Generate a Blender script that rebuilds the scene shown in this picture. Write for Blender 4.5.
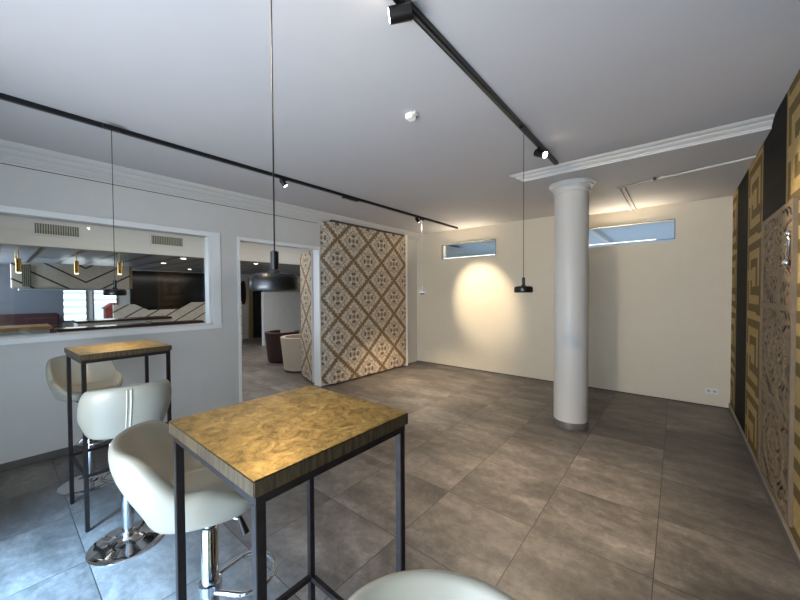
import bpy, bmesh, math, random
from mathutils import Vector, Matrix
random.seed(7)
S = bpy.context.scene; C = S.collection
for o in list(bpy.data.objects): bpy.data.objects.remove(o)

# ------------------------------------------------------------ camera, world, light, exposure
def cam_setup():
    y, pi, ro = math.radians(39.569), math.radians(-1.143), math.radians(-0.316)
    F = Vector((-math.sin(y)*math.cos(pi), math.cos(y)*math.cos(pi), math.sin(pi)))
    R = Vector((math.cos(y), math.sin(y), 0)); U = R.cross(F)
    R2 = R*math.cos(ro)+U*math.sin(ro); U2 = -R*math.sin(ro)+U*math.cos(ro)
    M = Matrix((R2, U2, -F)).transposed().to_4x4(); M.translation = (0, 0, 1.5)
    cd = bpy.data.cameras.new('camera'); cd.sensor_width = 36; cd.lens = 335.675*36/800; cd.clip_start = .02
    c = bpy.data.objects.new('camera', cd); C.objects.link(c); c.matrix_world = M; S.camera = c
cam_setup()
W = bpy.data.worlds.new('sky'); S.world = W; W.use_nodes = True
W.node_tree.nodes['Background'].inputs[0].default_value = (.62, .78, 1, 1)
W.node_tree.nodes['Background'].inputs[1].default_value = 1.0
S.view_settings.view_transform = 'Standard'; S.view_settings.look = 'None'; S.view_settings.gamma = 1
S.view_settings.exposure = 0.84
def area(name, loc, target, sx, sy, power, col, spread=180):
    l = bpy.data.lights.new(name, 'AREA'); l.shape = 'RECTANGLE'; l.size = sx; l.size_y = sy
    l.energy = power; l.color = col; l.spread = math.radians(spread)
    o = bpy.data.objects.new(name, l); C.objects.link(o); o.location = loc
    o.rotation_euler = (Vector(target)-Vector(loc)).to_track_quat('-Z', 'Y').to_euler(); return o
# daylight outside the glazed front of the room (behind the camera)
area('daylight', (-.9, -2.5, 4.3), (-2.0, .1, 0), 1.4, 1.4, 1650, (.31, .61, 1), 120)
area('sky_glow', (-.5, -1.6, 1.1), (-1.2, 0, 1.0), 1.8, 1.6, 34, (.66, .82, 1), 160)
area('ground_bounce', (-.9, -1.75, .3), (-1.4, .9, 3.2), 1.8, .6, 36, (.96, .97, 1), 125)
# light of the neighbouring bar room and of the corridor behind the far wall
area('bar_daylight', (-9.2, -.8, 1.7), (-8.6, 3, 1.2), 3.0, 1.0, 60, (.72, .86, 1))
area('bar_light', (-7.4, 3.6, 2.1), (-7.4, 3.6, 0), 2.2, 2.4, 30, (1, .93, .85))
area('bar_near_fill', (-5.2, 2.2, 2.5), (-5.6, 2.2, 0), 4.5, .5, 14, (1, .97, .92))  # unseen fill light added over the near side of the bar room
area('corridor_light', (-2.0, 9.2, .6), (-2.0, 9.4, 2.8), 5, 3.5, 60, (.74, .87, 1))

# ------------------------------------------------------------ node helpers
class X:
    """small expression wrapper around math nodes"""
    nt = None
    def __init__(s, v): s.v = v
    @staticmethod
    def op(kind, *a):
        n = X.nt.nodes.new('ShaderNodeMath'); n.operation = kind
        for i, q in enumerate(a):
            q = q.v if isinstance(q, X) else q
            if isinstance(q, (int, float)): n.inputs[i].default_value = q
            else: X.nt.links.new(q, n.inputs[i])
        return X(n.outputs[0])
    def __add__(s, o): return X.op('ADD', s, o)
    __radd__ = __add__
    def __sub__(s, o): return X.op('SUBTRACT', s, o)
    def __rsub__(s, o): return X.op('SUBTRACT', o, s)
    def __mul__(s, o): return X.op('MULTIPLY', s, o)
    __rmul__ = __mul__
    def __truediv__(s, o): return X.op('DIVIDE', s, o)
    def __lt__(s, o): return X.op('LESS_THAN', s, o)
    def __gt__(s, o): return X.op('GREATER_THAN', s, o)
    def frac(s): return X.op('FRACT', s)
    def floor(s): return X.op('FLOOR', s)
    def abs(s): return X.op('ABSOLUTE', s)
    def min(s, o): return X.op('MINIMUM', s, o)
    def max(s, o): return X.op('MAXIMUM', s, o)
    def mod(s, o): return X.op('FLOORED_MODULO', s, o)
    def sin(s): return X.op('SINE', s)
    def cos(s): return X.op('COSINE', s)
    def pow(s, o): return X.op('POWER', s, o)
    def clamp(s): return X.op('MINIMUM', X.op('MAXIMUM', s, 0.0), 1.0)
def band(v, a, b): return (v > a)*(v < b)
def srgb(r, g, b):
    f = lambda c: ((c/255+.055)/1.055)**2.4 if c > 10 else c/255/12.92
    return (f(r), f(g), f(b), 1)
def newmat(name):
    m = bpy.data.materials.new(name); m.use_nodes = True; X.nt = m.node_tree
    return m, m.node_tree, m.node_tree.nodes['Principled BSDF']
def coords(nt, kind='Object', scale=None):
    tc = nt.nodes.new('ShaderNodeTexCoord'); out = tc.outputs[kind]
    if scale:
        mp = nt.nodes.new('ShaderNodeMapping'); mp.inputs['Scale'].default_value = scale; nt.links.new(out, mp.inputs[0]); out = mp.outputs[0]
    return out
def world_coords(nt):
    g = nt.nodes.new('ShaderNodeNewGeometry'); return g.outputs['Position']
def sep(nt, v):
    s = nt.nodes.new('ShaderNodeSeparateXYZ'); nt.links.new(v, s.inputs[0]); return [X(o) for o in s.outputs]
def noise(nt, v, sc, det=4, rough=.6, dist=0):
    n = nt.nodes.new('ShaderNodeTexNoise'); n.inputs['Scale'].default_value = sc; n.inputs['Detail'].default_value = det
    n.inputs['Roughness'].default_value = rough; n.inputs['Distortion'].default_value = dist
    nt.links.new(v, n.inputs['Vector']); return X(n.outputs[0])
def ramp(nt, fac, stops):
    r = nt.nodes.new('ShaderNodeValToRGB'); nt.links.new(fac.v if isinstance(fac, X) else fac, r.inputs[0])
    e = r.color_ramp.elements
    while len(e) < len(stops): e.new(.5)
    for i, (p, c) in enumerate(stops): e[i].position = p; e[i].color = c
    return r.outputs[0]
def mix(nt, fac, a, b):
    n = nt.nodes.new('ShaderNodeMix'); n.data_type = 'RGBA'
    for i, q in ((0, fac), (6, a), (7, b)):
        q = q.v if isinstance(q, X) else q
        if isinstance(q, (tuple, float, int)): n.inputs[i].default_value = q
        else: nt.links.new(q, n.inputs[i])
    return n.outputs[2]
def bump(nt, b, h, strength=.2, dist=.01):
    n = nt.nodes.new('ShaderNodeBump'); n.inputs['Strength'].default_value = strength; n.inputs['Distance'].default_value = dist
    nt.links.new(h.v if isinstance(h, X) else h, n.inputs['Height']); nt.links.new(n.outputs[0], b.inputs['Normal'])
def plain(name, col, rough=.5, metal=0, var=.06, vs=6, bmp=0, coat=0, spec=None):
    m, nt, b = newmat(name)
    n = noise(nt, coords(nt), vs)
    d = tuple(c*(1-var) for c in col[:3])+(1,); l = tuple(min(1, c*(1+var)) for c in col[:3])+(1,)
    nt.links.new(ramp(nt, n, [(.3, d), (.7, l)]), b.inputs['Base Color'])
    b.inputs['Roughness'].default_value = rough; b.inputs['Metallic'].default_value = metal
    b.inputs['Coat Weight'].default_value = coat
    if spec is not None: b.inputs['Specular IOR Level'].default_value = spec
    if bmp: bump(nt, b, noise(nt, coords(nt), 90), bmp, .003)
    return m
def emit(name, col, st):
    m, nt, b = newmat(name); b.inputs['Base Color'].default_value = (0.02, .02, .02, 1)
    b.inputs['Emission Color'].default_value = col; b.inputs['Emission Strength'].default_value = st; return m

# ------------------------------------------------------------ materials
def mat_floor():
    m, nt, b = newmat('floor_tiles')
    P = world_coords(nt); x, y, z = sep(nt, P)
    u = (x+.085)/.618; v = (y-2.165)/.618
    fu, fv = u.frac(), v.frac()
    e = fu.min(1-fu).min(fv.min(1-fv))
    comb = nt.nodes.new('ShaderNodeCombineXYZ'); nt.links.new(u.floor().v, comb.inputs[0]); nt.links.new(v.floor().v, comb.inputs[1])
    wn = nt.nodes.new('ShaderNodeTexWhiteNoise'); wn.noise_dimensions = '3D'; nt.links.new(comb.outputs[0], wn.inputs['Vector'])
    off = nt.nodes.new('ShaderNodeVectorMath'); off.operation = 'MULTIPLY_ADD'
    nt.links.new(wn.outputs['Color'], off.inputs[0]); off.inputs[1].default_value = (9, 9, 9); nt.links.new(P, off.inputs[2])
    mp = nt.nodes.new('ShaderNodeMapping'); mp.inputs['Scale'].default_value = (.8, 2.0, 1); nt.links.new(off.outputs[0], mp.inputs[0])
    n1 = noise(nt, mp.outputs[0], 1.9, 6, .62, .4); n2 = noise(nt, off.outputs[0], 14, 6, .7, .3)
    n3 = noise(nt, off.outputs[0], 70, 3, .6)
    t = n1*.66+n2*.42+n3*.12+X(wn.outputs['Value'])*.10-.15
    c = ramp(nt, t, [(.30, srgb(62, 58, 56)), (.46, srgb(92, 87, 83)), (.58, srgb(116, 110, 105)), (.74, srgb(150, 143, 137))])
    c = mix(nt, e < .0036, c, srgb(50, 47, 45))
    nt.links.new(c, b.inputs['Base Color'])
    nt.links.new((n2*.25+.33).v, b.inputs['Roughness'])
    bump(nt, b, (e > .0045)*.6+n2*.12, .25, .004); return m
def mat_damask(name, leaf=False):
    m, nt, b = newmat(name)
    P = coords(nt); x, y, z = sep(nt, P)
    h = x if leaf else y+x*1.0                               # runs along the face and round its narrow end
    u = (h-(.33 if leaf else .11))/.71; v = (z-2.075)/.65
    a = (u+v+.5).frac()-.5; bb = (u-v+.5).frac()-.5          # diamond cell centred on a rosette
    d = a.abs().max(bb.abs())                                # 0 centre .. .5 lattice
    du = (a+bb)*.5; dv = (a-bb)*.5
    r = X.op('SQRT', du*du*.504+dv*dv*.42)                    # metres
    th = X.op('ARCTAN2', dv, du)
    n = noise(nt, P, 55, 4, .7); n2 = noise(nt, P, 30, 3, .6); n3 = noise(nt, P, 110, 2, .5)
    wav = ((a.abs().min(bb.abs()))*44.0).cos()*.018
    lattice = d > (wav+n2*.10+.378)
    spots = ((n3 > .53).max(band(d, .455, .475)))*lattice                                # gold flecks in the brown bands
    inner = band(d+wav*.6+n2*.04, .285, .312)                 # leafy outline inside each diamond
    w8 = (th*8.0).cos()*.012
    ring = band(r+w8*.5, .062, .108); cross = (th*4.0).cos() > -.35
    core = (ring*cross).max(r < .026).max(band(r, .036, .046))
    petals = band(r+(th*4.0).cos()*.040+n*.012, .150, .168)
    rays = ((th*2.0).sin().abs() < .10)*band(r, .10, .22)
    fil = (n3 > .55)*(n2 > .5)*band(r, .10, .40)
    br_f = lattice.max(core*.9).max(inner*.75).max(petals*.6).max(rays*.35).max(fil*.45).clamp()
    cream = ramp(nt, n, [(.35, srgb(172, 155, 130)), (.65, srgb(222, 211, 192))])
    br = ramp(nt, n, [(.38, srgb(76, 48, 22)), (.55, srgb(96, 64, 33)), (.7, srgb(118, 84, 48))])
    br = mix(nt, spots*.42, br, srgb(186, 160, 120))
    c = mix(nt, br_f, cream, br)
    nt.links.new(c, b.inputs['Base Color']); b.inputs['Roughness'].default_value = .6; return m
def mat_keys():
    m, nt, b = newmat('greek_key_wallpaper')
    P = world_coords(nt); x, y, z = sep(nt, P)
    s = (y-2.50).mod(1.50)                                    # 0-.75 gold key strip, .75-1.5 black strip
    black = s > .745
    t = s/.745; zz = (z+.12).mod(.70)/.70
    # meander: nested square hooks stacked up the strip
    px = (t-.5).abs(); py = (zz-.5).abs()
    q = px.max(py*.98)
    ring = band(q, .34, .44).max(band(q, .12, .23))
    cut = band(zz, .46, .60)*(t > .5)
    bars = (band(zz, .02, .12).max(band(zz, .26, .38)))*(t < .30)
    dark = (ring*(1-cut)).max(bars)
    edge = (t < .035).max(t > .965)
    n = noise(nt, P, 30, 3)
    gold = ramp(nt, n, [(.3, srgb(158, 134, 88)), (.7, srgb(178, 154, 108))])
    olive = ramp(nt, n, [(.3, srgb(98, 82, 50)), (.7, srgb(112, 95, 60))])
    c = mix(nt, dark, gold, olive); c = mix(nt, edge, c, srgb(136, 114, 72))
    bl = mix(nt, band((z+y*.0).mod(.16), .02, .08)*.5, srgb(14, 13, 14), srgb(24, 22, 22))
    c = mix(nt, black, c, bl); nt.links.new(c, b.inputs['Base Color'])
    b.inputs['Roughness'].default_value = .7; b.inputs['Specular IOR Level'].default_value = .08; return m
def mat_brass():
    m, nt, b = newmat('etched_brass')
    co = coords(nt); n = noise(nt, co, 17, 9, .78, 1.0); n2 = noise(nt, co, 60, 5, .7, .6)
    c = ramp(nt, n*.7+n2*.3, [(.36, srgb(92, 70, 34)), (.47, srgb(150, 124, 70)), (.56, srgb(184, 154, 92)), (.68, srgb(216, 192, 136))])
    nt.links.new(c, b.inputs['Base Color']); b.inputs['Metallic'].default_value = .75
    nt.links.new((n2*.35+.22).v, b.inputs['Roughness']); bump(nt, b, n*.6+n2*.5, .35, .004); return m
def mat_edge():
    m, nt, b = newmat('aged_brass_edge')
    co = coords(nt, 'Object', (30, 30, 3)); n = noise(nt, co, 3, 5, .7)
    nt.links.new(ramp(nt, n, [(.35, srgb(58, 50, 40)), (.6, srgb(98, 84, 62))]), b.inputs['Base Color'])
    b.inputs['Metallic'].default_value = .5; b.inputs['Roughness'].default_value = .45; return m
def mat_glass():
    m, nt, b = newmat('pane_glass')
    nt.nodes.remove(b); out = nt.nodes['Material Output']
    fr = nt.nodes.new('ShaderNodeFresnel'); fr.inputs[0].default_value = 1.45
    t = nt.nodes.new('ShaderNodeBsdfTransparent'); t.inputs[0].default_value = (.93, .95, .95, 1)
    g = nt.nodes.new('ShaderNodeBsdfGlossy'); g.inputs['Roughness'].default_value = .02
    mx = nt.nodes.new('ShaderNodeMixShader'); nt.links.new(fr.outputs[0], mx.inputs[0])
    nt.links.new(t.outputs[0], mx.inputs[1]); nt.links.new(g.outputs[0], mx.inputs[2]); nt.links.new(mx.outputs[0], out.inputs[0]); return m
def mat_chevron():
    m, nt, b = newmat('chevron_boards')
    x, y, z = sep(nt, world_coords(nt))
    fy = (y-1.10).abs()
    k = ((z-fy*.62+4.0)/.26).frac()
    n = noise(nt, coords(nt), 5, 4)
    base = ramp(nt, n, [(.3, srgb(196, 186, 170)), (.7, srgb(216, 207, 192))])
    c = mix(nt, k < .12, base, srgb(66, 48, 36)); nt.links.new(c, b.inputs['Base Color']); b.inputs['Roughness'].default_value = .5; return m
def mat_slats():
    m, nt, b = newmat('slatted_ceiling')
    x, y, z = sep(nt, world_coords(nt)); k = ((y-x*.0)/.42).frac()
    n = noise(nt, coords(nt), 3, 3)
    base = ramp(nt, n, [(.3, srgb(150, 152, 156)), (.7, srgb(172, 174, 178))])
    c = mix(nt, k < .13, base, srgb(40, 33, 30)); c = mix(nt, band(k, .13, .2), c, srgb(150, 132, 112))
    nt.links.new(c, b.inputs['Base Color']); b.inputs['Roughness'].default_value = .3; return m
def mat_outdoor():
    m, nt, b = newmat('daylit_blind')
    x, y, z = sep(nt, world_coords(nt)); k = ((z-.1)/.165).frac()
    c = mix(nt, k < .55, (.55, .86, 1, 1), (1, 1, 1, 1)); s = (k < .55)*1.0+.75
    b.inputs['Base Color'].default_value = (.3, .3, .3, 1); nt.links.new(c, b.inputs['Emission Color']); nt.links.new(s.v, b.inputs['Emission Strength']); return m  # daylight coming through the blind is put in as emission
def mat_grille():
    m, nt, b = newmat('vent_louvre')
    x, y, z = sep(nt, world_coords(nt)); k = (y/.022).frac()
    c = mix(nt, k < .5, srgb(150, 146, 128), srgb(62, 60, 50)); nt.links.new(c, b.inputs['Base Color']); return m
M = dict(
    floor=mat_floor(), damask=mat_damask('damask_wallpaper'), damask_leaf=mat_damask('damask_door_paper', True), keys=mat_keys(), brass=mat_brass(), edge=mat_edge(), glass=mat_glass(),
    chev=mat_chevron(), slats=mat_slats(), blind=mat_outdoor(), grille=mat_grille(),
    wall=plain('white_wall_paint', srgb(224, 214, 194), .65, var=.015, bmp=.05),
    wallL=plain('grey_white_wall_paint', srgb(203, 200, 194), .6, var=.015, bmp=.04),
    ceil=plain('ceiling_paint', srgb(182, 179, 179), .75, var=.01),
    casing=plain('lit_white_casing_paint', srgb(232, 231, 228), .4, var=.01),  # brighter than the trim paint: light on the casings is put into the colour
    trim=plain('white_gloss_paint', srgb(198, 196, 192), .4, var=.01),
    skirt=plain('grey_skirting_tile', srgb(92, 88, 85), .4, var=.12, vs=8),
    skirt2=plain('light_skirting_edge', srgb(150, 145, 138), .4, var=.05),
    black=plain('black_metal', srgb(13, 13, 15), .33, .2, var=.1, spec=.5),
    steel=plain('dark_raw_steel', srgb(50, 44, 43), .42, .7, var=.25, vs=30),
    chrome=plain('chrome', srgb(205, 206, 210), .09, 1, var=.02),
    leather=plain('cream_leatherette', srgb(150, 147, 134), .42, var=.03, bmp=.06, coat=.15),
    piping=plain('cream_piping', srgb(205, 200, 184), .4, var=.02),
    gap=plain('gap_shade_and_dark_frame', srgb(70, 67, 64), .8),  # painted shade of gaps, also used on thin dark frames
    hole_shade=plain('hole_shade_dark_brown', srgb(62, 48, 38), .7), carved=plain('sandy_carved_wood', srgb(116, 99, 78), .65, var=.10, vs=25, bmp=.1),
    silver=plain('silver_metal', srgb(220, 222, 226), .15, 1, var=.02),
    sensor=plain('white_plastic', srgb(232, 232, 230), .35, var=.01),
    led=emit('warm_lamp_disc', (1, .86, .62, 1), 9), spotled=emit('spot_lens', (1, .88, .74, 1), 14),
    strip=emit('light_strip_diffuser', (1, .97, .92, 1), 1.3), downled=emit('downlight_lens', (1, .9, .75, 1), 10),
    blackwall=plain('glossy_black_panel', srgb(14, 14, 16), .12, var=.2),
    bluewall=plain('blue_grey_wall_paint', srgb(104, 108, 118), .6, var=.02),
    corridor=plain('pale_blue_paint', srgb(176, 186, 196), .6, var=.02), corridor_g=plain('pale_green_paint', srgb(172, 178, 166), .6, var=.02),
    wood=plain('pale_counter_wood', srgb(176, 138, 88), .35, var=.2, vs=10), dkwood=plain('dark_counter_wood', srgb(58, 38, 28), .2, var=.2, vs=10),
    whitebar=plain('white_counter_front', srgb(196, 200, 204), .35, var=.03), bench=plain('wine_red_upholstery', srgb(52, 18, 24), .6, var=.1),
    maroon=plain('maroon_leatherette', srgb(44, 18, 18), .5, var=.1), tub=plain('beige_fabric', srgb(178, 164, 146), .7, var=.05, bmp=.1),
    gold=plain('brushed_brass_tube', srgb(190, 150, 90), .25, 1, var=.05), mirror=plain('dark_mirror', srgb(36, 28, 26), .12, var=.2),
    tan=plain('tan_curtain_fabric', srgb(150, 128, 96), .8, var=.1), dark=plain('opening_shade_and_plinth', srgb(24, 20, 20), .5),
    brick=plain('red_brick_roof', srgb(140, 60, 48), .8, var=.2),
)

# ------------------------------------------------------------ geometry helpers
class MB:
    def __init__(s): s.bm = bmesh.new()
    def box(s, a, b, bev=0):
        a = Vector(a); b = Vector(b); lo = Vector(map(min, a, b)); hi = Vector(map(max, a, b))
        r = bmesh.ops.create_cube(s.bm, size=1); vs = r['verts']
        for v in vs: v.co = Vector((lo[i]+(v.co[i]+.5)*(hi[i]-lo[i]) for i in range(3)))
        if bev:
            es = list({e for v in vs for e in v.link_edges}); bmesh.ops.bevel(s.bm, geom=es, offset=bev, segments=2, affect='EDGES')
        return s
    def cyl(s, a, b, r, r2=None, n=20):
        a = Vector(a); b = Vector(b); d = b-a; r2 = r if r2 is None else r2
        q = d.to_track_quat('Z', 'Y').to_matrix().to_4x4(); q.translation = (a+b)/2
        bmesh.ops.create_cone(s.bm, cap_ends=True, segments=n, radius1=r, radius2=r2, depth=d.length, matrix=q); return s
    def lathe(s, prof, o=(0, 0, 0), n=48):
        o = Vector(o); rows = []
        for r, z in prof:
            rows.append([s.bm.verts.new(o+Vector((r*math.cos(2*math.pi*k/n), r*math.sin(2*math.pi*k/n), z))) for k in range(n)] if r > 1e-6 else [s.bm.verts.new(o+Vector((0, 0, z)))])
        for A, B in zip(rows, rows[1:]):
            for k in range(n):
                k2 = (k+1) % n
                f = [A[k % len(A)], A[k2 % len(A)], B[k2 % len(B)], B[k % len(B)]]
                f = list(dict.fromkeys(f))
                if len(f) > 2: s.bm.faces.new(f)
        return s
    def tube(s, pts, r, n=10, closed=False):
        pts = [Vector(p) for p in pts]; L = len(pts); rows = []
        for i, p in enumerate(pts):
            a = pts[i-1] if (i or closed) else p; b = pts[(i+1) % L] if (i < L-1 or closed) else p
            t = (b-a).normalized(); up = Vector((0, 0, 1)) if abs(t.z) < .9 else Vector((1, 0, 0))
            x = t.cross(up).normalized(); y = x.cross(t)
            rows.append([s.bm.verts.new(p+x*r*math.cos(2*math.pi*k/n)+y*r*math.sin(2*math.pi*k/n)) for k in range(n)])
        for i in range(L if closed else L-1):
            A, B = rows[i], rows[(i+1) % L]
            for k in range(n): s.bm.faces.new([A[k], A[(k+1) % n], B[(k+1) % n], B[k]])
        if not closed: s.bm.faces.new(rows[0][::-1]); s.bm.faces.new(rows[-1])
        return s
    def loft(s, A, B, close=True):
        """two matching 3-D outlines joined to a solid"""
        a = [s.bm.verts.new(p) for p in A]; b = [s.bm.verts.new(p) for p in B]; n = len(a)
        for k in range(n): s.bm.faces.new([a[k], a[(k+1) % n], b[(k+1) % n], b[k]])
        s.bm.faces.new(a[::-1]); s.bm.faces.new(b); return s
    def build(s, name, mat, parent=None, smooth=True, subd=0, kind=None, ang=40):
        bmesh.ops.recalc_face_normals(s.bm, faces=s.bm.faces)
        me = bpy.data.meshes.new(name); s.bm.to_mesh(me); s.bm.free(); me.materials.append(mat)
        if smooth:
            for p in me.polygons: p.use_smooth = True
            me.set_sharp_from_angle(angle=math.radians(ang))
        o = bpy.data.objects.new(name, me); C.objects.link(o)
        if parent: o.parent = parent
        if subd:
            md = o.modifiers.new('sub', 'SUBSURF'); md.levels = subd; md.render_levels = subd
        if kind: o['kind'] = kind
        return o
def tag(o, label, cat, group=None, kind=None):
    o['label'] = label; o['category'] = cat
    if group: o['group'] = group
    if kind: o['kind'] = kind
    return o
def empty(name, loc, label, cat, group=None, rz=0):
    o = bpy.data.objects.new(name, None); C.objects.link(o); o.location = loc; o.rotation_euler.z = rz; o.empty_display_size = .1
    return tag(o, label, cat, group)
def copy_tree(o, parent=None):
    c = o.copy(); C.objects.link(c)
    if parent:
        c.parent = parent
    for ch in list(o.children): copy_tree(ch, c)
    return c
ST = 'structure'
XL, XR, YB, ZH, ZL, YF = -4.43, .53, 5.95, 2.773, 2.706, -1.05

# ------------------------------------------------------------ setting: shell
MB().box((-11.6, -1.4, -.12), (XR+.2, 12.2, 0)).build('floor', M['floor'], kind=ST)
MB().box((XL-.15, YF-.15, ZH), (XR+.15, YB+.15, ZH+.12)).build('ceiling', M['ceil'], kind=ST)
MB().box((-1.31, 3.70, ZL), (XR-.001, YB-.001, ZH-.001)).build('ceiling_lowered', M['ceil'], kind=ST)
prof = [(.004, 0), (.004, .012), (.014, .012), (.02, .022), (.045, .030), (.06, .042), (.06, .047), (.085, .050), (.105, .058), (.115, .067)]
def cornice_front(x0, x1):
    m = MB(); A = []; B = []
    for d, h in prof: A.append((x0-d, 3.70-d, ZL+h-.001)); B.append((x1, 3.70-d, ZL+h-.001))
    A.append((x0, 3.70, ZL+.066)); B.append((x1, 3.70, ZL+.066)); return m.loft(A, B)
cornice_front(-1.31, XR-.002).build('trim_1', M['trim'], kind=ST, ang=25)
def cornice_left():
    pr = [(0, 2.648), (.018, 2.648), (.018, 2.664), (.035, 2.672), (.05, 2.69), (.085, 2.705), (.10, 2.722), (.10, 2.732), (.135, 2.738), (.16, 2.752), (.175, 2.772), (0, 2.772)]
    return MB().loft([(XL+.001+d, YF+.002, z) for d, z in pr], [(XL+.001+d, YB-.002, z) for d, z in pr])
cornice_left().build('trim_2', M['trim'], kind=ST, ang=25)
MB().box((XL, YF+.01, 2.618), (XL+.004, 3.30, 2.624)).build('trim_gap_shade', M['gap'], kind=ST)  # raised dark strip, painted as the shade in a wall gap
# left wall with the serving window and the doorway
WY0, WY1, WZ0, WZ1 = -.75, 1.72, 1.13, 2.21
DY0, DY1, DZ = 2.06, 3.335, 2.22
m = MB(); xa, xb = XL-.15, XL
m.box((xa, YF, 0), (xb, WY0, ZH)).box((xa, WY0, 0), (xb, WY1, WZ0)).box((xa, WY0, WZ1), (xb, WY1, ZH)).box((xa, WY1, 0), (xb, DY0, ZH))
m.box((xa, DY0, DZ), (xb, DY1, ZH)).box((xa, DY1, 0), (xb, YB, ZH))
m.build('wall_left', M['wallL'], kind=ST)
# back wall with two clerestory windows
wins = [(-3.78, -2.60, 2.20, 2.495), (-1.19, -.03, 2.225, 2.50)]
m = MB(); ya, yb = YB, YB+.18
m.box((XL-.15, ya, 0), (XR+.15, yb, 2.20)).box((XL-.15, ya, 2.50), (XR+.15, yb, ZH))
m.box((XL-.15, ya, 2.20), (-3.78, yb, 2.50)).box((-2.60, ya, 2.20), (-1.19, yb, 2.50)).box((-.03, ya, 2.20), (XR+.15, yb, 2.50))
m.build('wall_back', M['wall'], kind=ST)
MB().box((XR, YF-.15, 0), (XR+.15, YB, ZH)).build('wall_right', M['keys'], kind=ST)
# front wall (behind the camera) with a wide glazed opening
m = MB(); GX0, GX1, GZ = -2.15, .40, 2.12
m.box((XL-.15, YF-.15, 0), (GX0, YF, ZH)).box((GX1, YF-.15, 0), (XR, YF, ZH)).box((GX0, YF-.15, GZ), (GX1, YF, ZH))
m.build('wall_front', M['wall'], kind=ST)
# skirting
MB().box((XL, YF, 0), (XL+.012, DY0-.04, .065), .002).build('baseboard_left', M['skirt'], kind=ST)
MB().box((XR-.014, YF, 0), (XR, YB, .065), .002).build('baseboard_right', M['skirt'], kind=ST)
MB().box((XR-.018, YF, .065), (XR, YB, .075), .002).build('trim_4', M['skirt2'], kind=ST)
MB().box((XL, YB-.006, 0), (XR-.015, YB, .012)).build('baseboard_back', M['gap'], kind=ST)
# serving window: casing, sill, pane
w = MB(); w.box((XL, WY0, WZ1), (XL+.018, WY1+.10, WZ1+.055), .003).box((XL, WY0, WZ0-.05), (XL+.03, WY1+.10, WZ0), .003).box((XL, WY1, WZ0), (XL+.018, WY1+.10, WZ1), .003)
wo = w.build('window_1', M['casing'], kind=ST)
MB().box((XL-.10, WY0, WZ0), (XL-.094, WY1, WZ1)).build('pane', M['glass'], wo)
g = MB(); g.box((XL-.13, WY1-.035, WZ0), (XL-.002, WY1, WZ1), .003).box((XL-.13, WY0, WZ0), (XL-.002, WY1, WZ0+.012), .003); g.build('inner_frame', M['casing'], wo)
# clerestory windows: thin dark outline, reveal bars, pane
for i, (x0, x1, z0, z1) in enumerate(wins):
    f = MB(); t = .008
    f.box((x0, YB-.006, z1-t), (x1, YB+.01, z1)).box((x1-t, YB-.006, z0), (x1, YB+.01, z1)).box((x0, YB-.006, z0), (x0+t, YB+.01, z1)).box((x0, YB-.006, z0-.0), (x1, YB+.01, z0+t*.6))
    fo = f.build('window_%d' % (i+2), M['gap'], kind=ST)
    MB().box((x0+.01, YB+.085, z0+.005), (x1-.01, YB+.091, z1-.01)).build('pane', M['glass'], fo)
    g = MB(); g.box((x0+.008, YB+.012, z0+.006), (x0+.035, YB+.10, z1-.008)); g.build('side_frame', M['trim'], fo)
# doorway casing and folded-back leaf
d = MB(); d.box((XL-.152, DY1-.012, 0), (XL+.012, DY1+.012, DZ+.03), .003).box((XL-.152, DY0-.03, 0), (XL+.012, DY0+.008, DZ+.03), .003).box((XL-.152, DY0+.008, DZ-.012), (XL+.012, DY1-.012, DZ+.03), .003)
d.build('door_1', M['casing'], kind=ST)
leaf = bpy.data.objects.new('door_2', None); C.objects.link(leaf); leaf.location = (XL-.152, DY1-.02, 0); leaf.rotation_euler.z = math.radians(161); leaf['kind'] = ST
MB().box((.01, -.02, .05), (.68, .02, 2.20), .002).build('door_leaf', M['damask_leaf'], leaf)
MB().box((.0, -.022, .05), (.012, .022, 2.20)).build('edge_strip', M['trim'], leaf)
for z in (.25, 1.1, 1.95): MB().cyl((0, -.028, z-.05), (0, -.028, z+.05), .009).build('hinge', M['silver'], leaf)

# ------------------------------------------------------------ wallpapered partition and column
pn = empty('wallpapered_partition', (-4.31, 3.50, 0), 'tall partition papered in brown and cream diamond damask beside the doorway', 'partition')
bm_ = MB(); O = [(-.115, -.145), (-.02, -.02), (0, .012), (0, 1.90), (-.115, 1.90)]; bm_.loft([(x, y, .03) for x, y in O], [(x, y, 2.66) for x, y in O]); po = bm_.build('papered_board', M['damask'], pn)
MB().box((-.10, .01, 2.66), (-.02, 1.90, 2.70)).build('top_gap', M['gap'], pn)  # dark filler block painted as the shade of the gap above the board
MB().box((-.10, 1.902, .0), (.004, 1.965, 2.70), .003).build('edge_trim', M['casing'], pn)
col = empty('round_column', (-.925, 4.15, 0), 'round white column carrying the lowered ceiling, dark ring at its foot', 'column')
MB().lathe([(.172, .07), (.175, .08), (.175, 2.60), (.172, 2.61)]).build('shaft', M['trim'], col)
MB().lathe([(.0, 0), (.182, 0), (.182, .06), (.178, .07), (0, .07)]).build('base_ring', M['skirt'], col)
MB().lathe([(.17, 2.595), (.187, 2.60), (.187, 2.615), (.178, 2.62), (.182, 2.64), (.205, 2.662), (.212, 2.664), (.212, 2.672), (.225, 2.69), (.235, 2.694), (.235, 2.7055), (0, 2.7055)]).build('capital', M['trim'], col)

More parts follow.
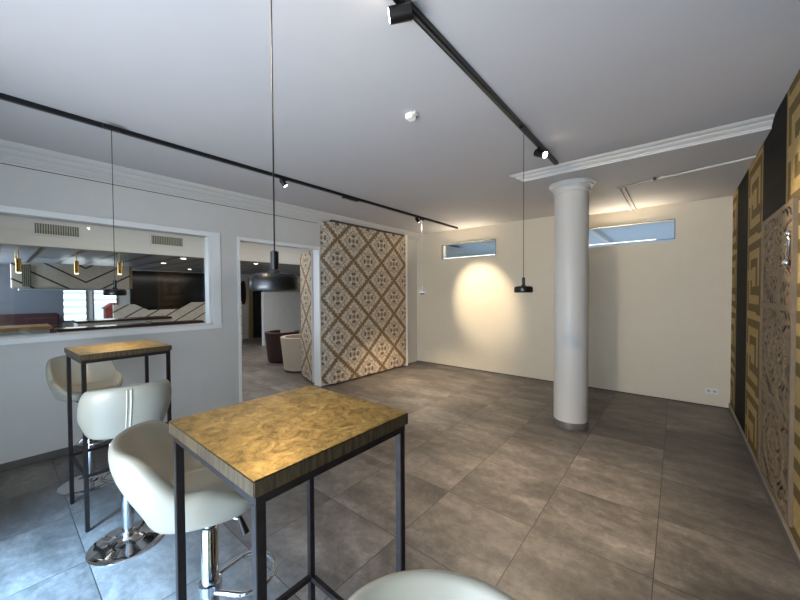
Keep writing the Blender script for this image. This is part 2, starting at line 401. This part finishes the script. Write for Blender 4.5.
# ------------------------------------------------------------ carved openwork panel on the right wall
def carved_panel():
    root = empty('carved_wall_panel', (XR-.005, 2.95, .13), 'tall sand coloured openwork carved wood panel with medallions on the right wall', 'carving')
    L, H = .93, 1.90
    def f(y, z):                       # y 0..L, z 0..H -> height 0..1
        seg = H/3; k = min(2, int(z/seg)); zz = z-k*seg
        b = min(y, L-y)
        if b < .035 or zz < .022 or seg-zz < .022: return 1
        if b < .05: return .35
        cy, cz = y-L/2, zz-seg/2
        r = math.hypot(cy, cz*1.35); t = math.atan2(cz*1.35, cy)
        if k == 0: t *= 1.0; 
        v = .45+.55*math.sin(r*62+1.9*math.cos(12*t))*(.55+.45*math.cos(16*t+math.sin(r*40)*2))
        if abs(r-.30) < .014 or abs(r-.14) < .010: v = 1
        if r > .32: v = .5+.6*math.sin(46*cy+3*math.sin(31*cz))*math.cos(40*cz+2*math.sin(28*cy))
        return max(0, min(1, v))
    ny, nz = 150, 300; bm = bmesh.new(); V = []
    for j in range(nz+1):
        z = H*j/nz; V.append([bm.verts.new((-.004-.010*f(L*i/ny, z), L*i/ny, z)) for i in range(ny+1)])
    for j in range(nz):
        for i in range(ny):
            q = [V[j][i], V[j][i+1], V[j+1][i+1], V[j+1][i]]
            if f(L*(i+.5)/ny, H*(j+.5)/nz) > .26: bm.faces.new(q)
    a = MB(); a.bm = bm; a.build('carved_board', M['carved'], root, smooth=False)
    MB().box((.002, 0, 0), (.0045, L, H)).build('hole_shade_sheet', M['hole_shade'], root)  # dark sheet added to put shade into the openwork holes
    e = MB(); e.box((-.015, -.010, -.010), (.0045, 0, H+.010)).box((-.015, L, -.010), (.0045, L+.010, H+.010)).box((-.015, 0, H), (.0045, L, H+.010)).box((-.015, 0, -.010), (.0045, L, 0)); e.build('edge_frame', M['carved'], root)
    orn = MB(); x = -.004
    orn.tube([(x, .05, 1.70), (x, .035, 1.67), (x, .05, 1.62), (x, .075, 1.58), (x, .06, 1.55)], .008)
    orn.tube([(x, .05, 1.66), (x, .10, 1.65), (x, .13, 1.655)], .006).tube([(x, .06, 1.58), (x, .11, 1.54), (x, .12, 1.56)], .006)
    bmesh.ops.create_uvsphere(orn.bm, u_segments=14, v_segments=8, radius=.018, matrix=Matrix.Translation((x, .05, 1.71)))
    bmesh.ops.create_uvsphere(orn.bm, u_segments=14, v_segments=8, radius=.020, matrix=Matrix.Translation((x, .085, 1.54)))
    oo = orn.build('wall_ornament', M['silver']); oo.location = (XR-.022, 2.95, .13)
    tag(oo, 'small curled silver ornament fixed high on the carved panel', 'ornament')
carved_panel()

# ------------------------------------------------------------ ceiling fittings
def track(x, y0, y1, label):
    t = empty('lighting_track', (x, y0, ZH), label, 'light track', 'ceiling lighting tracks')
    m = MB(); m.box((-.017, 0, -.032), (.017, y1-y0, 0), .002); m.build('rail', M['black'], t)
    MB().box((-.018, y1-y0, -.033), (.018, y1-y0+.012, 0), .002).build('end_cap', M['black'], t)
    MB().box((-.006, .02, -.033), (.006, y1-y0-.02, -.0305)).build('channel', M['gap'], t)
track(-3.30, YF+.05, 5.74, 'long black lighting track on the ceiling along the left wall')
track(-.92, YF+.05, 3.50, 'black lighting track on the ceiling running to the column')
def lamp_light(parent, loc, power, col, size, blend, direction=(0, 0, -1), r=.04):
    l = bpy.data.lights.new('bulb', 'SPOT'); l.energy = power; l.color = col; l.spot_size = math.radians(size); l.spot_blend = blend; l.shadow_soft_size = r
    o = bpy.data.objects.new('bulb', l); C.objects.link(o); o.parent = parent; o.location = loc
    o.rotation_euler = Vector(direction).to_track_quat('-Z', 'Y').to_euler(); return o
def pendant(loc, zb, label, mat='black', power=26, cone=115, foot=False):
    x, y = loc; p = empty('pendant_lamp', (x, y, zb), label, 'pendant lamp', 'slim pendant lamps on the tracks')
    MB().lathe([(.058, .003), (.062, .0), (.067, .006), (.068, .02), (.067, .036), (.060, .046), (.040, .050), (0, .051)]).build('shade', M[mat], p)
    MB().lathe([(0, .004), (.056, .004), (.056, .0022), (0, .0022)]).build('light_disc', M['led'], p)
    if foot: MB().lathe([(.0, -.022), (.030, -.022), (.034, -.016), (.034, .003), (0, .003)], n=28).build('lower_ring', M['black'], p)
    MB().lathe([(0, .05), (.020, .05), (.016, .056), (.0115, .06), (.0115, .112), (.004, .116), (0, .116)]).build('stem', M[mat], p)
    MB().cyl((0, 0, .114), (0, 0, ZH-.055-zb), .0022, n=8).build('cord', M['black'] if mat == 'black' else M['sensor'], p)
    MB().box((-.014, -.05, ZH-.056-zb), (.014, .05, ZH-.0335-zb), .003).build('track_adapter', M['black'], p)
    lamp_light(p, (0, 0, -.065 if foot else -.012), power, (1, .80, .56), cone, .8)
pendant((-.90, .52), 1.510, 'large black pendant hanging closest, over the big brass table', power=6)
pendant((-3.22, .575), 1.495, 'black pendant over the farther brass table in front of the serving window', power=7)
pendant((-.90, 2.56), 1.50, 'small black pendant hanging just left of the round column', power=66)
pendant((-3.30, 4.58), 1.50, 'small white pendant hanging by the far corner right of the papered partition', 'sensor', power=80, foot=True)
def spot(loc, d, label, power, size=60, col=(1, .82, .58), s=1.0):
    p = empty('track_spotlight', loc, label, 'spotlight', 'cylindrical spotlights on the tracks')
    d = Vector(d).normalized(); c = Vector((0, 0, -.045*s))
    MB().box((-.014, -.04, -.012), (.014, .04, 0), .003).build('track_adapter', M['black'], p)
    MB().cyl((0, 0, -.01), c-d*.01, .008, n=12).build('stem', M['black'], p)
    a = c-d*.045*s; b = c+d*.05*s
    MB().cyl(a, b, .032*s, n=28).build('body', M['black'], p)
    MB().cyl(b, b+d*.003, .026*s, n=24).build('lens', M['spotled'], p)
    lamp_light(p, b+d*.012, power, col, size, .7, d, .03)
zt = ZH-.033
spot((-.92, 1.13, zt), (-.80, -.58, -.14), 'black spotlight turned to the left on the near end of the right track', 50, 26)
spot((-.92, 3.02, zt), (1.30, -.34, -.75), 'black spotlight with lit lens near the track end by the column', 70, 45)
spot((-.92, -.45, zt), (-.05, .95, -.36), 'black spotlight added out of view behind the viewer to warm the far wall', 105, 80)  # extra unseen fitting, added for a warm wash on the far wall
spot((-3.30, 2.02, zt), (.25, .55, -.80), 'small black spotlight on the left track above the doorway', 40, 50, s=.8)
spot((-3.30, 4.45, zt), (.20, .72, -.62), 'black spotlight on the left track tilted towards the far white wall', 150, 42, s=.8)
b = MB(); b.box((-3.325, 2.86, zt-.018), (-3.275, 3.12, zt), .004)
tag(b.build('track_feed', M['black']), 'flat black feed box clipped under the left track', 'track connector')
sn = empty('ceiling_sensor', (-1.47, 1.91, ZH), 'small white square sensor on the ceiling between the tracks', 'sensor')
MB().box((-.03, -.03, -.04), (.03, .03, 0), .006).build('housing', M['sensor'], sn)
MB().box((.03, -.02, -.02), (.055, .02, 0), .004).build('side_clip', M['trim'], sn)
# conduits on the lowered ceiling
cd = empty('cable_duct', (-.52, 4.62, ZL), 'white cable duct under the lowered ceiling from the far wall', 'cable duct')
MB().box((-.03, 0, -.02), (.0, YB-4.62-.001, 0), .002).build('duct', M['ceil'], cd)
MB().box((.035, 0, -.02), (.05, YB-4.62-.001, 0), .002).build('thin_duct', M['ceil'], cd)
MB().tube([(-.02, 0, -.008), (.15, -.06, -.008), (.30, -.12, -.008)], .006).build('cable', M['ceil'], cd)
c2 = empty('cable_conduit', (.16, 4.41, ZL), 'thin white conduit under the lowered ceiling running to the right wall', 'conduit')
MB().tube([(-.38, .10, -.010), (.365, -.08, -.010)], .010).build('pipe', M['trim'], c2)
for k in (0, 1): MB().box((-.37+k*.06, .04, -.022), (-.34+k*.06, .09, 0), .003).build('clip', M['gap'] if k == 0 else M['trim'], c2)

# light strips resting in the two clerestory windows
for i, (x0, x1, z0, z1) in enumerate(wins):
    t = empty('light_strip', ((x0+x1)/2, YB+.03, z0+.005), ['lit white light strip along the sill of the clerestory window near the corner', 'lit white light strip in the clerestory window right of the column'][i], 'light strip', 'light strips in the wall slots')
    w = (x1-x0)/2-.04; a = -w; bb = w if i == 0 else w-.17
    MB().box((a, -.012, 0), (bb, .012, .016)).build('diffuser', M['strip'], t)
    MB().box((a-.01, -.014, 0), (a, .014, .018)).build('end_cap', M['sensor'], t)
    l = bpy.data.lights.new('strip_glow', 'AREA'); l.shape = 'RECTANGLE'; l.size = (bb-a)*.8; l.size_y = .03; l.energy = 5; l.color = (1, .84, .6)
    o = bpy.data.objects.new('strip_glow', l); C.objects.link(o); o.parent = t; o.location = (0, -.06, .03); o.rotation_euler = (math.radians(200), 0, 0)

# sockets on the far wall
def outlet(x, z, w, label):
    t = empty('wall_socket', (x, YB, z), label, 'socket')
    MB().box((-w/2, -.010, -.036), (w/2, 0, .036), .003).build('plate', M['sensor'], t)
    for dx in ([-.028, .028] if w > .1 else [0]):
        q = MB(); q.cyl((dx, -.012, 0), (dx, -.008, 0), .020, n=20); so = q.build('socket_well', M['trim'], t)
        q = MB(); [q.cyl((dx+a, -.0135, c), (dx+a, -.011, c), .0035, n=8) for a, c in ((-.008, 0), (.008, 0), (0, .006))]; q.build('pin_hole', M['gap'], so)
outlet(.355, .20, .125, 'white double wall socket low on the far wall near the right corner')
outlet(-4.18, .20, .08, 'white single wall socket low on the far wall in the left corner')

# ------------------------------------------------------------ bar tables
def bar_table(cx, cy, w, d, rz, label):
    t = empty('bar_table', (cx, cy, 0), label, 'bar table', 'brass topped bar tables', rz)
    h = 1.127; a, b = w/2, d/2
    MB().box((-a, -b, h-.036), (a, b, h-.0012), .002).build('edge_band', M['edge'], t)
    MB().box((-a+.001, -b+.001, h-.0012), (a-.001, b-.001, h), .0005).build('tabletop', M['brass'], t)
    q = .022; i = .008
    for sx in (-1, 1):
        for sy in (-1, 1):
            x, y = sx*(a-i-q/2), sy*(b-i-q/2)
            MB().box((x-q/2, y-q/2, .004), (x+q/2, y+q/2, h-.058), .0015).build('leg', M['steel'], t)
            MB().cyl((x, y, 0), (x, y, .004), .009, n=12).build('foot_pad', M['black'], t)
    fr = MB(); X0, Y0 = a-i, b-i
    fr.box((-X0, -Y0, h-.058), (X0, -Y0+q, h-.036)).box((-X0, Y0-q, h-.058), (X0, Y0, h-.036)).box((-X0, -Y0+q, h-.058), (-X0+q, Y0-q, h-.036)).box((X0-q, -Y0+q, h-.058), (X0, Y0-q, h-.036))
    fr.build('top_frame', M['steel'], t)
    z = .352; s = .009
    for sg in (-1, 1):
        MB().box((-X0+q, sg*(Y0-q/2)-s, z-s), (X0-q, sg*(Y0-q/2)+s, z+s)).build('stretcher', M['steel'], t)
        MB().box((sg*(X0-q/2)-s, -Y0+q, z-s), (sg*(X0-q/2)+s, Y0-q, z+s)).build('stretcher', M['steel'], t)
bar_table(-.901, .571, .51, .498, 0, 'nearest bar table with etched brass top and thin dark steel legs')
bar_table(-3.116, .571, .51, .498, math.radians(2.4), 'farther bar table with brass top standing near the serving window')

# ------------------------------------------------------------ bar stools
def sstep(a, b, x):
    t = max(0, min(1, (x-a)/(b-a))); return t*t*(3-2*t)
def shell_mesh():
    bm = bmesh.new(); n = 64; rings = []
    def R(phi, hw=.196, hx=.198):
        c, s_ = abs(math.cos(phi)), abs(math.sin(phi)); e = 2.7
        return 1/((c/hx)**e+(s_/hw)**e)**(1/e)
    def prof_at(phi):
        dlt = abs(math.pi-phi) if phi <= math.pi else abs(phi-math.pi)      # angle from the back
        dg = math.degrees(dlt)
        rim = 1.005-.015*(dg/50)**2 if dg < 50 else .99
        rim = rim*(1-sstep(40, 78, dg))+.845*sstep(40, 78, dg)
        rim = rim*(1-sstep(88, 150, dg))+.764*sstep(88, 150, dg)
        hgt = rim-.755; r = R(phi); bk = max(0, -math.cos(phi))**2; fl = (.026+.060*bk)*min(1, hgt/.24)+.012*min(1, hgt/.1)
        th = .038
        b0, seat = .692, .762
        P = [(r*.35, b0), (r*.78, b0+.002), (r*.93, b0+.014), (r*.98, b0+.05)]
        k = 5
        for i in range(1, k): 
            t = i/k; P.append((r*.985+fl*math.sin(t*math.pi*.5)*1.0, b0+.055+(rim-.02-b0-.055)*t))
        P += [(r*.985+fl*.98, rim-.02), (r*.985+fl-.008, rim-.003), (r*.985+fl-th*.5, rim+.004), (r*.985+fl-th+.006, rim-.003), (r*.985+fl-th, rim-.02)]
        lo = min(seat+.02, rim-.02)
        for i in range(1, 4):
            t = i/4; P.append((r*.985+fl*(1-t)-th-.004*t, (rim-.02)*(1-t)+lo*t))
        P += [(r*.985-th-.012, lo-.004), (r*.76, seat+.002), (r*.55, seat), (r*.28, seat-.004)]
        return P
    for k in range(n):
        phi = 2*math.pi*k/n
        rings.append([bm.verts.new((rr*math.cos(phi)-.0, rr*math.sin(phi), z)) for rr, z in prof_at(phi)])
    L = len(rings[0])
    for k in range(n):
        A, B = rings[k], rings[(k+1) % n]
        for j in range(L-1): bm.faces.new([A[j], B[j], B[j+1], A[j+1]])
    cb = bm.verts.new((0, 0, .69)); ct = bm.verts.new((0, 0, .757))
    for k in range(n):
        bm.faces.new([cb, rings[(k+1) % n][0], rings[k][0]]); bm.faces.new([ct, rings[k][-1], rings[(k+1) % n][-1]])
    a = MB(); a.bm = bm; return a, prof_at(math.pi)
def make_stool():
    t = empty('bar_stool', (0, 0, 0), 'x', 'bar stool', 'cream swivel bar stools at the brass tables')
    a, pb = shell_mesh(); sh = a.build('seat_shell', M['leather'], t, subd=1, ang=180)
    pts = [(-rr-.001, 0, z) for rr, z in pb[2:9]]
    MB().tube(pts, .0042, 8).build('back_seam', M['piping'], sh)
    MB().tube([(-rr-.001, .018, z) for rr, z in pb[2:9]], .0030, 8).build('back_seam', M['piping'], sh)
    MB().box((-.09, -.09, .672), (.09, .09, .694), .004).build('seat_plate', M['black'], t)
    MB().lathe([(0, 0), (.192, 0), (.193, .004), (.188, .009), (.16, .014), (.10, .021), (.06, .031), (.042, .044), (.036, .06), (.033, .075), (0, .075)]).build('base_disc', M['chrome'], t)
    MB().lathe([(0, .075), (.0295, .075), (.0295, .595), (.024, .602), (0, .436)]).build('column_sleeve', M['chrome'], t)
    MB().lathe([(0, .602), (.0195, .602), (.0195, .63), (.034, .638), (.036, .672), (0, .672)]).build('gas_lift', M['chrome'], t)
    fr = MB(); pts = [(.02, -.045, .37)]
    for k in range(0, 19):
        an = -math.pi*.5-.25+(math.pi+.5)*k/18; pts.append((.135+.10*math.cos(an)*1.0, .105*math.sin(an), .37))
    pts.append((.02, .045, .37)); fr.tube(pts, .0095, 12); fo = fr.build('footrest', M['chrome'], t)
    MB().lathe([(.03, .35), (.040, .352), (.040, .388), (.03, .39)], n=28).build('footrest_collar', M['chrome'], fo)
    lv = MB(); lv.tube([(.03, -.02, .655), (.07, -.05, .648), (.11, -.075, .640)], .005, 8); lo = lv.build('lever', M['chrome'], t)
    g = MB(); g.cyl((.105, -.072, .650), (.125, -.085, .590), .009, .015, 14); g.build('lever_grip', M['black'], lo)
    return t
proto = make_stool()
specs = [((-1.39, .515), 66, 0, 'cream bar stool tucked under the left side of the nearest brass table'),
         ((-2.565, .495), 174, 0, 'cream bar stool seen from behind with vertical back seam, between the two tables'),
         ((-3.63, .47), 8, 0, 'cream bar stool farthest off, between the small brass table and the left wall'),
         ((-.226, .345), -56, 0, 'cream bar stool at the bottom edge, only its rounded backrest top showing')]
for i, ((x, y), rz, fr, lab) in enumerate(specs):
    o = proto if i == 0 else copy_tree(proto)
    o.location = (x, y, 0); o.rotation_euler.z = math.radians(rz); o['label'] = lab
    if i == 3: o.scale = (.935, .935, .935)
    if fr:
        for ch in o.children:
            if ch.name.startswith('footrest'): ch.rotation_euler.z = math.radians(fr)

# ------------------------------------------------------------ corridor behind the far wall
MB().box((-5.2, YB+.18, 2.78), (1.6, 12, 2.88)).build('ceiling_corridor', M['corridor'], kind=ST)
MB().box((-5.2, 12, 0), (1.6, 12.1, 2.8)).build('wall_corridor_far', M['corridor'], kind=ST)
MB().box((-5.3, YB+.2, 0), (-5.2, 12, 2.8)).build('wall_corridor_left', M['corridor_g'], kind=ST)
MB().box((1.6, YB+.2, 0), (1.7, 12, 2.8)).build('wall_corridor_right', M['corridor'], kind=ST)
for x in (-3.6, -1.3, .6):
    b = MB(); b.box((x-.05, YB+.2, 2.68), (x+.05, 11.99, 2.779), .004)
    tag(b.build('ceiling_beam', M['trim']), 'pale ceiling beam seen through the clerestory slots', 'beam', 'beams above the corridor')

# ------------------------------------------------------------ the bar room beyond the left wall
BX = -11.2
MB().box((BX-.1, -1.2, 2.17), (-6.06, 8.4, 2.27)).build('ceiling_bar', M['slats'], kind=ST)
MB().box((-6.0, -1.2, 2.62), (XL-.15, 8.4, 2.72)).build('ceiling_bar_near', M['ceil'], kind=ST)
MB().box((-6.12, -1.2, 2.10), (-6.0, 8.4, 2.62)).build('wall_bulkhead', M['wallL'], kind=ST)
MB().box((BX-.1, -1.2, 0), (BX, 1.02, 2.17)).build('wall_bar_blue', M['bluewall'], kind=ST)
m = MB(); m.box((BX-.1, 1.02, 0), (BX, 2.05, .86)).box((BX-.1, 1.47, .86), (BX, 1.56, 2.17)).box((BX-.1, 2.05, 0), (BX, 8.4, 2.17)).box((BX-.1, 1.02, 1.95), (BX, 1.47, 2.17)).box((BX-.1, 1.56, 1.95), (BX, 2.05, 2.17))
m.build('wall_bar_far', M['wallL'], kind=ST)
MB().box((BX-.1, -1.3, 0), (XL-.15, -1.2, 2.7)).build('wall_bar_front', M['bluewall'], kind=ST)
MB().box((BX-.1, 8.4, 0), (-5.3, 8.5, 2.7)).build('wall_bar_back', M['wallL'], kind=ST)
for i, (y0, y1, lab) in enumerate(((1.02, 1.47, 'left'), (1.56, 2.05, 'right'))):
    f = MB(); f.box((BX-.02, y0, .86), (BX+.02, y0+.03, 1.95)).box((BX-.02, y1-.03, .86), (BX+.02, y1, 1.95)).box((BX-.02, y0, .86), (BX+.02, y1, .89)).box((BX-.02, y0, 1.92), (BX+.02, y1, 1.95))
    f.build('window_%d' % (4+i), M['bluewall'], kind=ST)
    z0 = .9 if i == 0 else 1.3
    bl = MB(); bl.box((BX-.015, y0+.03, z0), (BX-.008, y1-.03, 1.92)); 
    tag(bl.build('window_blind', M['blind']), 'pale striped daylit blind in the %s far window of the bar' % lab, 'blind', 'striped window blinds')
MB().box((BX-3, .2, -.12), (BX-.4, 3.5, 0)).build('floor_outside', M['skirt'], kind=ST)
rb = MB(); rb.box((BX-1.2, 1.95, 0), (BX-.9, 2.5, 1.12)); A = [(BX-1.25, 1.9, 1.12), (BX-1.25, 2.55, 1.12), (BX-1.25, 2.2, 1.36)]
rb.loft(A, [(x+.4, y, z) for x, y, z in A]); tag(rb.build('red_roofed_house', M['brick']), 'red roofed house outside below the right far window blind', 'house')
# black glossy back wall of the bar and the pale board front with a lowered middle
tag(MB().box((BX+.001, 2.3, .3), (BX+.06, 5.05, 2.14)).build('black_wall_cabinet', M['blackwall']), 'glossy black cabinet wall at the back of the bar', 'cabinet')
o = MB(); Y = [1.75, 2.15, 2.42, 3.10, 3.38, 4.7]; Z = [1.27, 1.27, 1.12, 1.12, 1.29, 1.29]
A = [(-10.0, 1.75, 0)]+[(-10.0, y, z) for y, z in zip(Y, Z)]+[(-10.0, 4.7, 0)]
o.loft(A, [(-10.08, y, z) for _, y, z in A]); tag(o.build('bar_screen', M['chev']), 'pale chevron boarded low screen with a dipped middle in front of black cabinet', 'screen')
cn = empty('chevron_canopy', (-8.5, .97, 1.62), 'pale chevron boarded canopy hanging over the bar in front of the far windows', 'canopy')
o = MB(); o.box((-.35, -.78, 0), (0, .78, .44), .01); o.build('canopy_body', M['chev'], cn)
MB().box((-.42, -.70, -.035), (.05, .62, -.005), .004).build('glass_shelf', M['corridor'], cn)
MB().box((.0, -.66, .03), (.03, -.56, .40), .003).build('end_grille', M['grille'], cn)
for y in (-.72, .72): MB().cyl((-.2, y, .44), (-.2, y, .549), .012, n=10).build('hanger', M['gold'], cn)
MB().box((-.36, .785, -.0), (.005, .82, .44), .004).build('gold_edge', M['tan'], cn)
# ventilation grilles in the bulkhead
for y0, y1, lab in ((.33, .72, 'wider air vent in the bulkhead above the serving window, left one'), (1.50, 1.90, 'narrower air vent in the bulkhead above the serving window, right one')):
    v = empty('air_vent', (-6.0, (y0+y1)/2, 2.315), lab, 'vent', 'air vents in the bulkhead'); h = (y1-y0)/2
    MB().box((0, -h-.025, -.085), (.012, h+.025, .085), .003).build('vent_frame', M['trim'], v)
    MB().box((.011, -h, -.062), (.016, h, .062)).build('louvre', M['grille'], v)
# brass tube lamps above the bar
for i, (y, zb) in enumerate(((.235, 1.83), (.84, 1.84), (1.37, 1.85))):
    t = empty('brass_tube_lamp', (-7.3, y, zb), ['brass tube lamp hanging over the bar at the far left', 'middle brass tube lamp hanging over the bar', 'brass tube lamp over the bar beside the small pendant cord'][i], 'pendant lamp', 'brass tube lamps over the bar')
    MB().cyl((0, 0, 0), (0, 0, .20), .028).build('tube', M['gold'], t); MB().cyl((0, 0, .20), (0, 0, 2.17-zb), .006, n=8).build('rod', M['gold'], t)
    MB().cyl((0, 0, -.004), (0, 0, .001), .024).build('lens', M['led'], t)
for x, y, lab in ((-8.4, 2.31, 'recessed ceiling light of the bar, above the dipped screen'), (-7.05, 2.25, 'recessed ceiling light of the bar closest to the serving window'), (-9.9, 3.3, 'recessed ceiling light of the bar farthest back'), (-7.12, 3.67, 'recessed ceiling light seen through the doorway left of the lamp cord'), (-6.25, 4.13, 'recessed ceiling light seen through the doorway beside the papered leaf')):
    t = empty('recessed_light', (x, y, 2.17), lab, 'ceiling light', 'recessed lights of the bar')
    MB().lathe([(.045, 0), (.06, 0), (.06, -.006), (.045, -.008)], n=24).build('rim', M['silver'], t); MB().cyl((0, 0, -.004), (0, 0, 0), .045).build('lens', M['downled'], t)
# counters
def counter(x, y0, y1, z, dep, top, front, lab, name='bar_counter'):
    t = empty(name, (x, (y0+y1)/2, 0), lab, 'counter', 'counters of the bar'); h = (y1-y0)/2
    MB().box((-dep/2+.03, -h+.02, 0), (dep/2-.03, h-.02, z-.035)).build('front', M[front], t)
    MB().box((-dep/2, -h, z-.035), (dep/2, h, z), .004).build('worktop', M[top], t)
counter(-6.3, .50, 2.25, 1.06, .28, 'dkwood', 'tub', 'dark topped narrow counter right behind the serving window')
counter(-7.8, .85, 2.2, 1.07, .5, 'dkwood', 'whitebar', 'dark topped counter further inside the bar')
counter(-5.75, -1.0, .42, 1.15, .5, 'wood', 'whitebar', 'pale wood topped counter at the far left of the serving window')
bn = empty('red_bench', (-10.75, .0, 0), 'wine red upholstered bench against the blue grey wall of the bar', 'bench')
MB().box((-.30, -1.1, .45), (-.12, .95, 1.10), .03).build('backrest', M['bench'], bn); MB().box((-.30, -1.1, .12), (.25, .95, .45), .03).build('seat', M['bench'], bn)
MB().box((-.28, -1.08, 0), (.2, .93, .12)).build('plinth', M['dark'], bn)
tag(MB().cyl((-6.32, 1.52, 1.0601), (-6.32, 1.52, 1.10), .035, .05).build('serving_bowl', M['tub']), 'small pale bowl standing on the dark narrow counter', 'bowl')
# things seen through the doorway
tag(MB().box((-9.32, 4.95, 0), (-9.2, 6.4, 1.56), .005).build('white_partition', M['whitebar']), 'low white partition at the back of the room beyond the doorway', 'partition')
tag(MB().box((BX+.001, 5.60, 0), (BX+.02, 5.98, 1.95)).build('dark_doorway', M['dark']), 'dark door opening beside the tan curtain beyond the doorway', 'door')  # flat dark sheet stands for the shade inside the opening
cu = MB(); A = []; B = []
for k in range(25): A.append((BX+.10+.03*math.sin(k*1.3), 5.44+.16*k/24, 0)); 
A += [(BX+.05, 5.60, 0), (BX+.05, 5.44, 0)]; cu.loft(A, [(x, y, 2.05) for x, y, _ in A])
tag(cu.build('tan_curtain', M['tan']), 'narrow tan curtain hanging beside the dark opening in the far room', 'curtain')
mr = empty('oval_mirror', (BX+.001, 5.31, 1.55), 'narrow dark mirror with rounded ends on the far room wall', 'mirror')
q = MB()
A = [(0, .09*math.cos(a), .40*math.copysign(abs(math.sin(a))**.6, math.sin(a))) for a in [2*math.pi*k/32 for k in range(32)]]
q.loft(A, [(.02, y, z) for _, y, z in A]); q.build('frame', M['dkwood'], mr)
q = MB(); q.loft([(.02, y*.8, z*.9) for _, y, z in A], [(.024, y*.8, z*.9) for _, y, z in A]); q.build('mirror_glass', M['mirror'], mr)
def tub_chair(x, y, mat, lab, rz, h=.66):
    t = empty('tub_chair', (x, y, 0), lab, 'armchair', 'tub chairs beyond the doorway', rz)
    m = MB(); n = 28; A = []; B = []
    for k in range(n+1):
        a = math.radians(40)+math.radians(280)*k/n; A.append((a, .33))
    o1 = [(.33*math.cos(a), .30*math.sin(a), .03) for a, _ in A]; i1 = [(.25*math.cos(a), .23*math.sin(a), .03) for a, _ in A][::-1]
    o2 = [(.40*math.cos(a), .36*math.sin(a), h) for a, _ in A]; i2 = [(.31*math.cos(a), .28*math.sin(a), h) for a, _ in A][::-1]
    m.loft(o1+i1, o2+i2); m.build('shell', mat, t)
    MB().lathe([(0, .10), (.24, .10), (.27, .14), (.27, .36), (.24, .40), (0, .41)], n=28).build('seat', mat, t)
    MB().box((-.2, -.2, 0), (.2, .2, .03)).build('base', M['dark'], t)
tub_chair(-5.78, 3.88, M['tub'], 'beige tub chair just behind the papered door leaf', math.radians(100))
tub_chair(-6.85, 4.12, M['maroon'], 'dark maroon tub chair left of the beige one beyond the doorway', math.radians(120))
cs = MB(); cs.box((-.14, -.04, -.08), (.14, .04, .08), .03)
co = cs.build('tan_cushion', M['wood'], subd=1); co.location = (-5.86, 3.83, .50); co.rotation_euler = (.3, 0, .6); tag(co, 'small tan cushion resting in the beige tub chair', 'cushion')
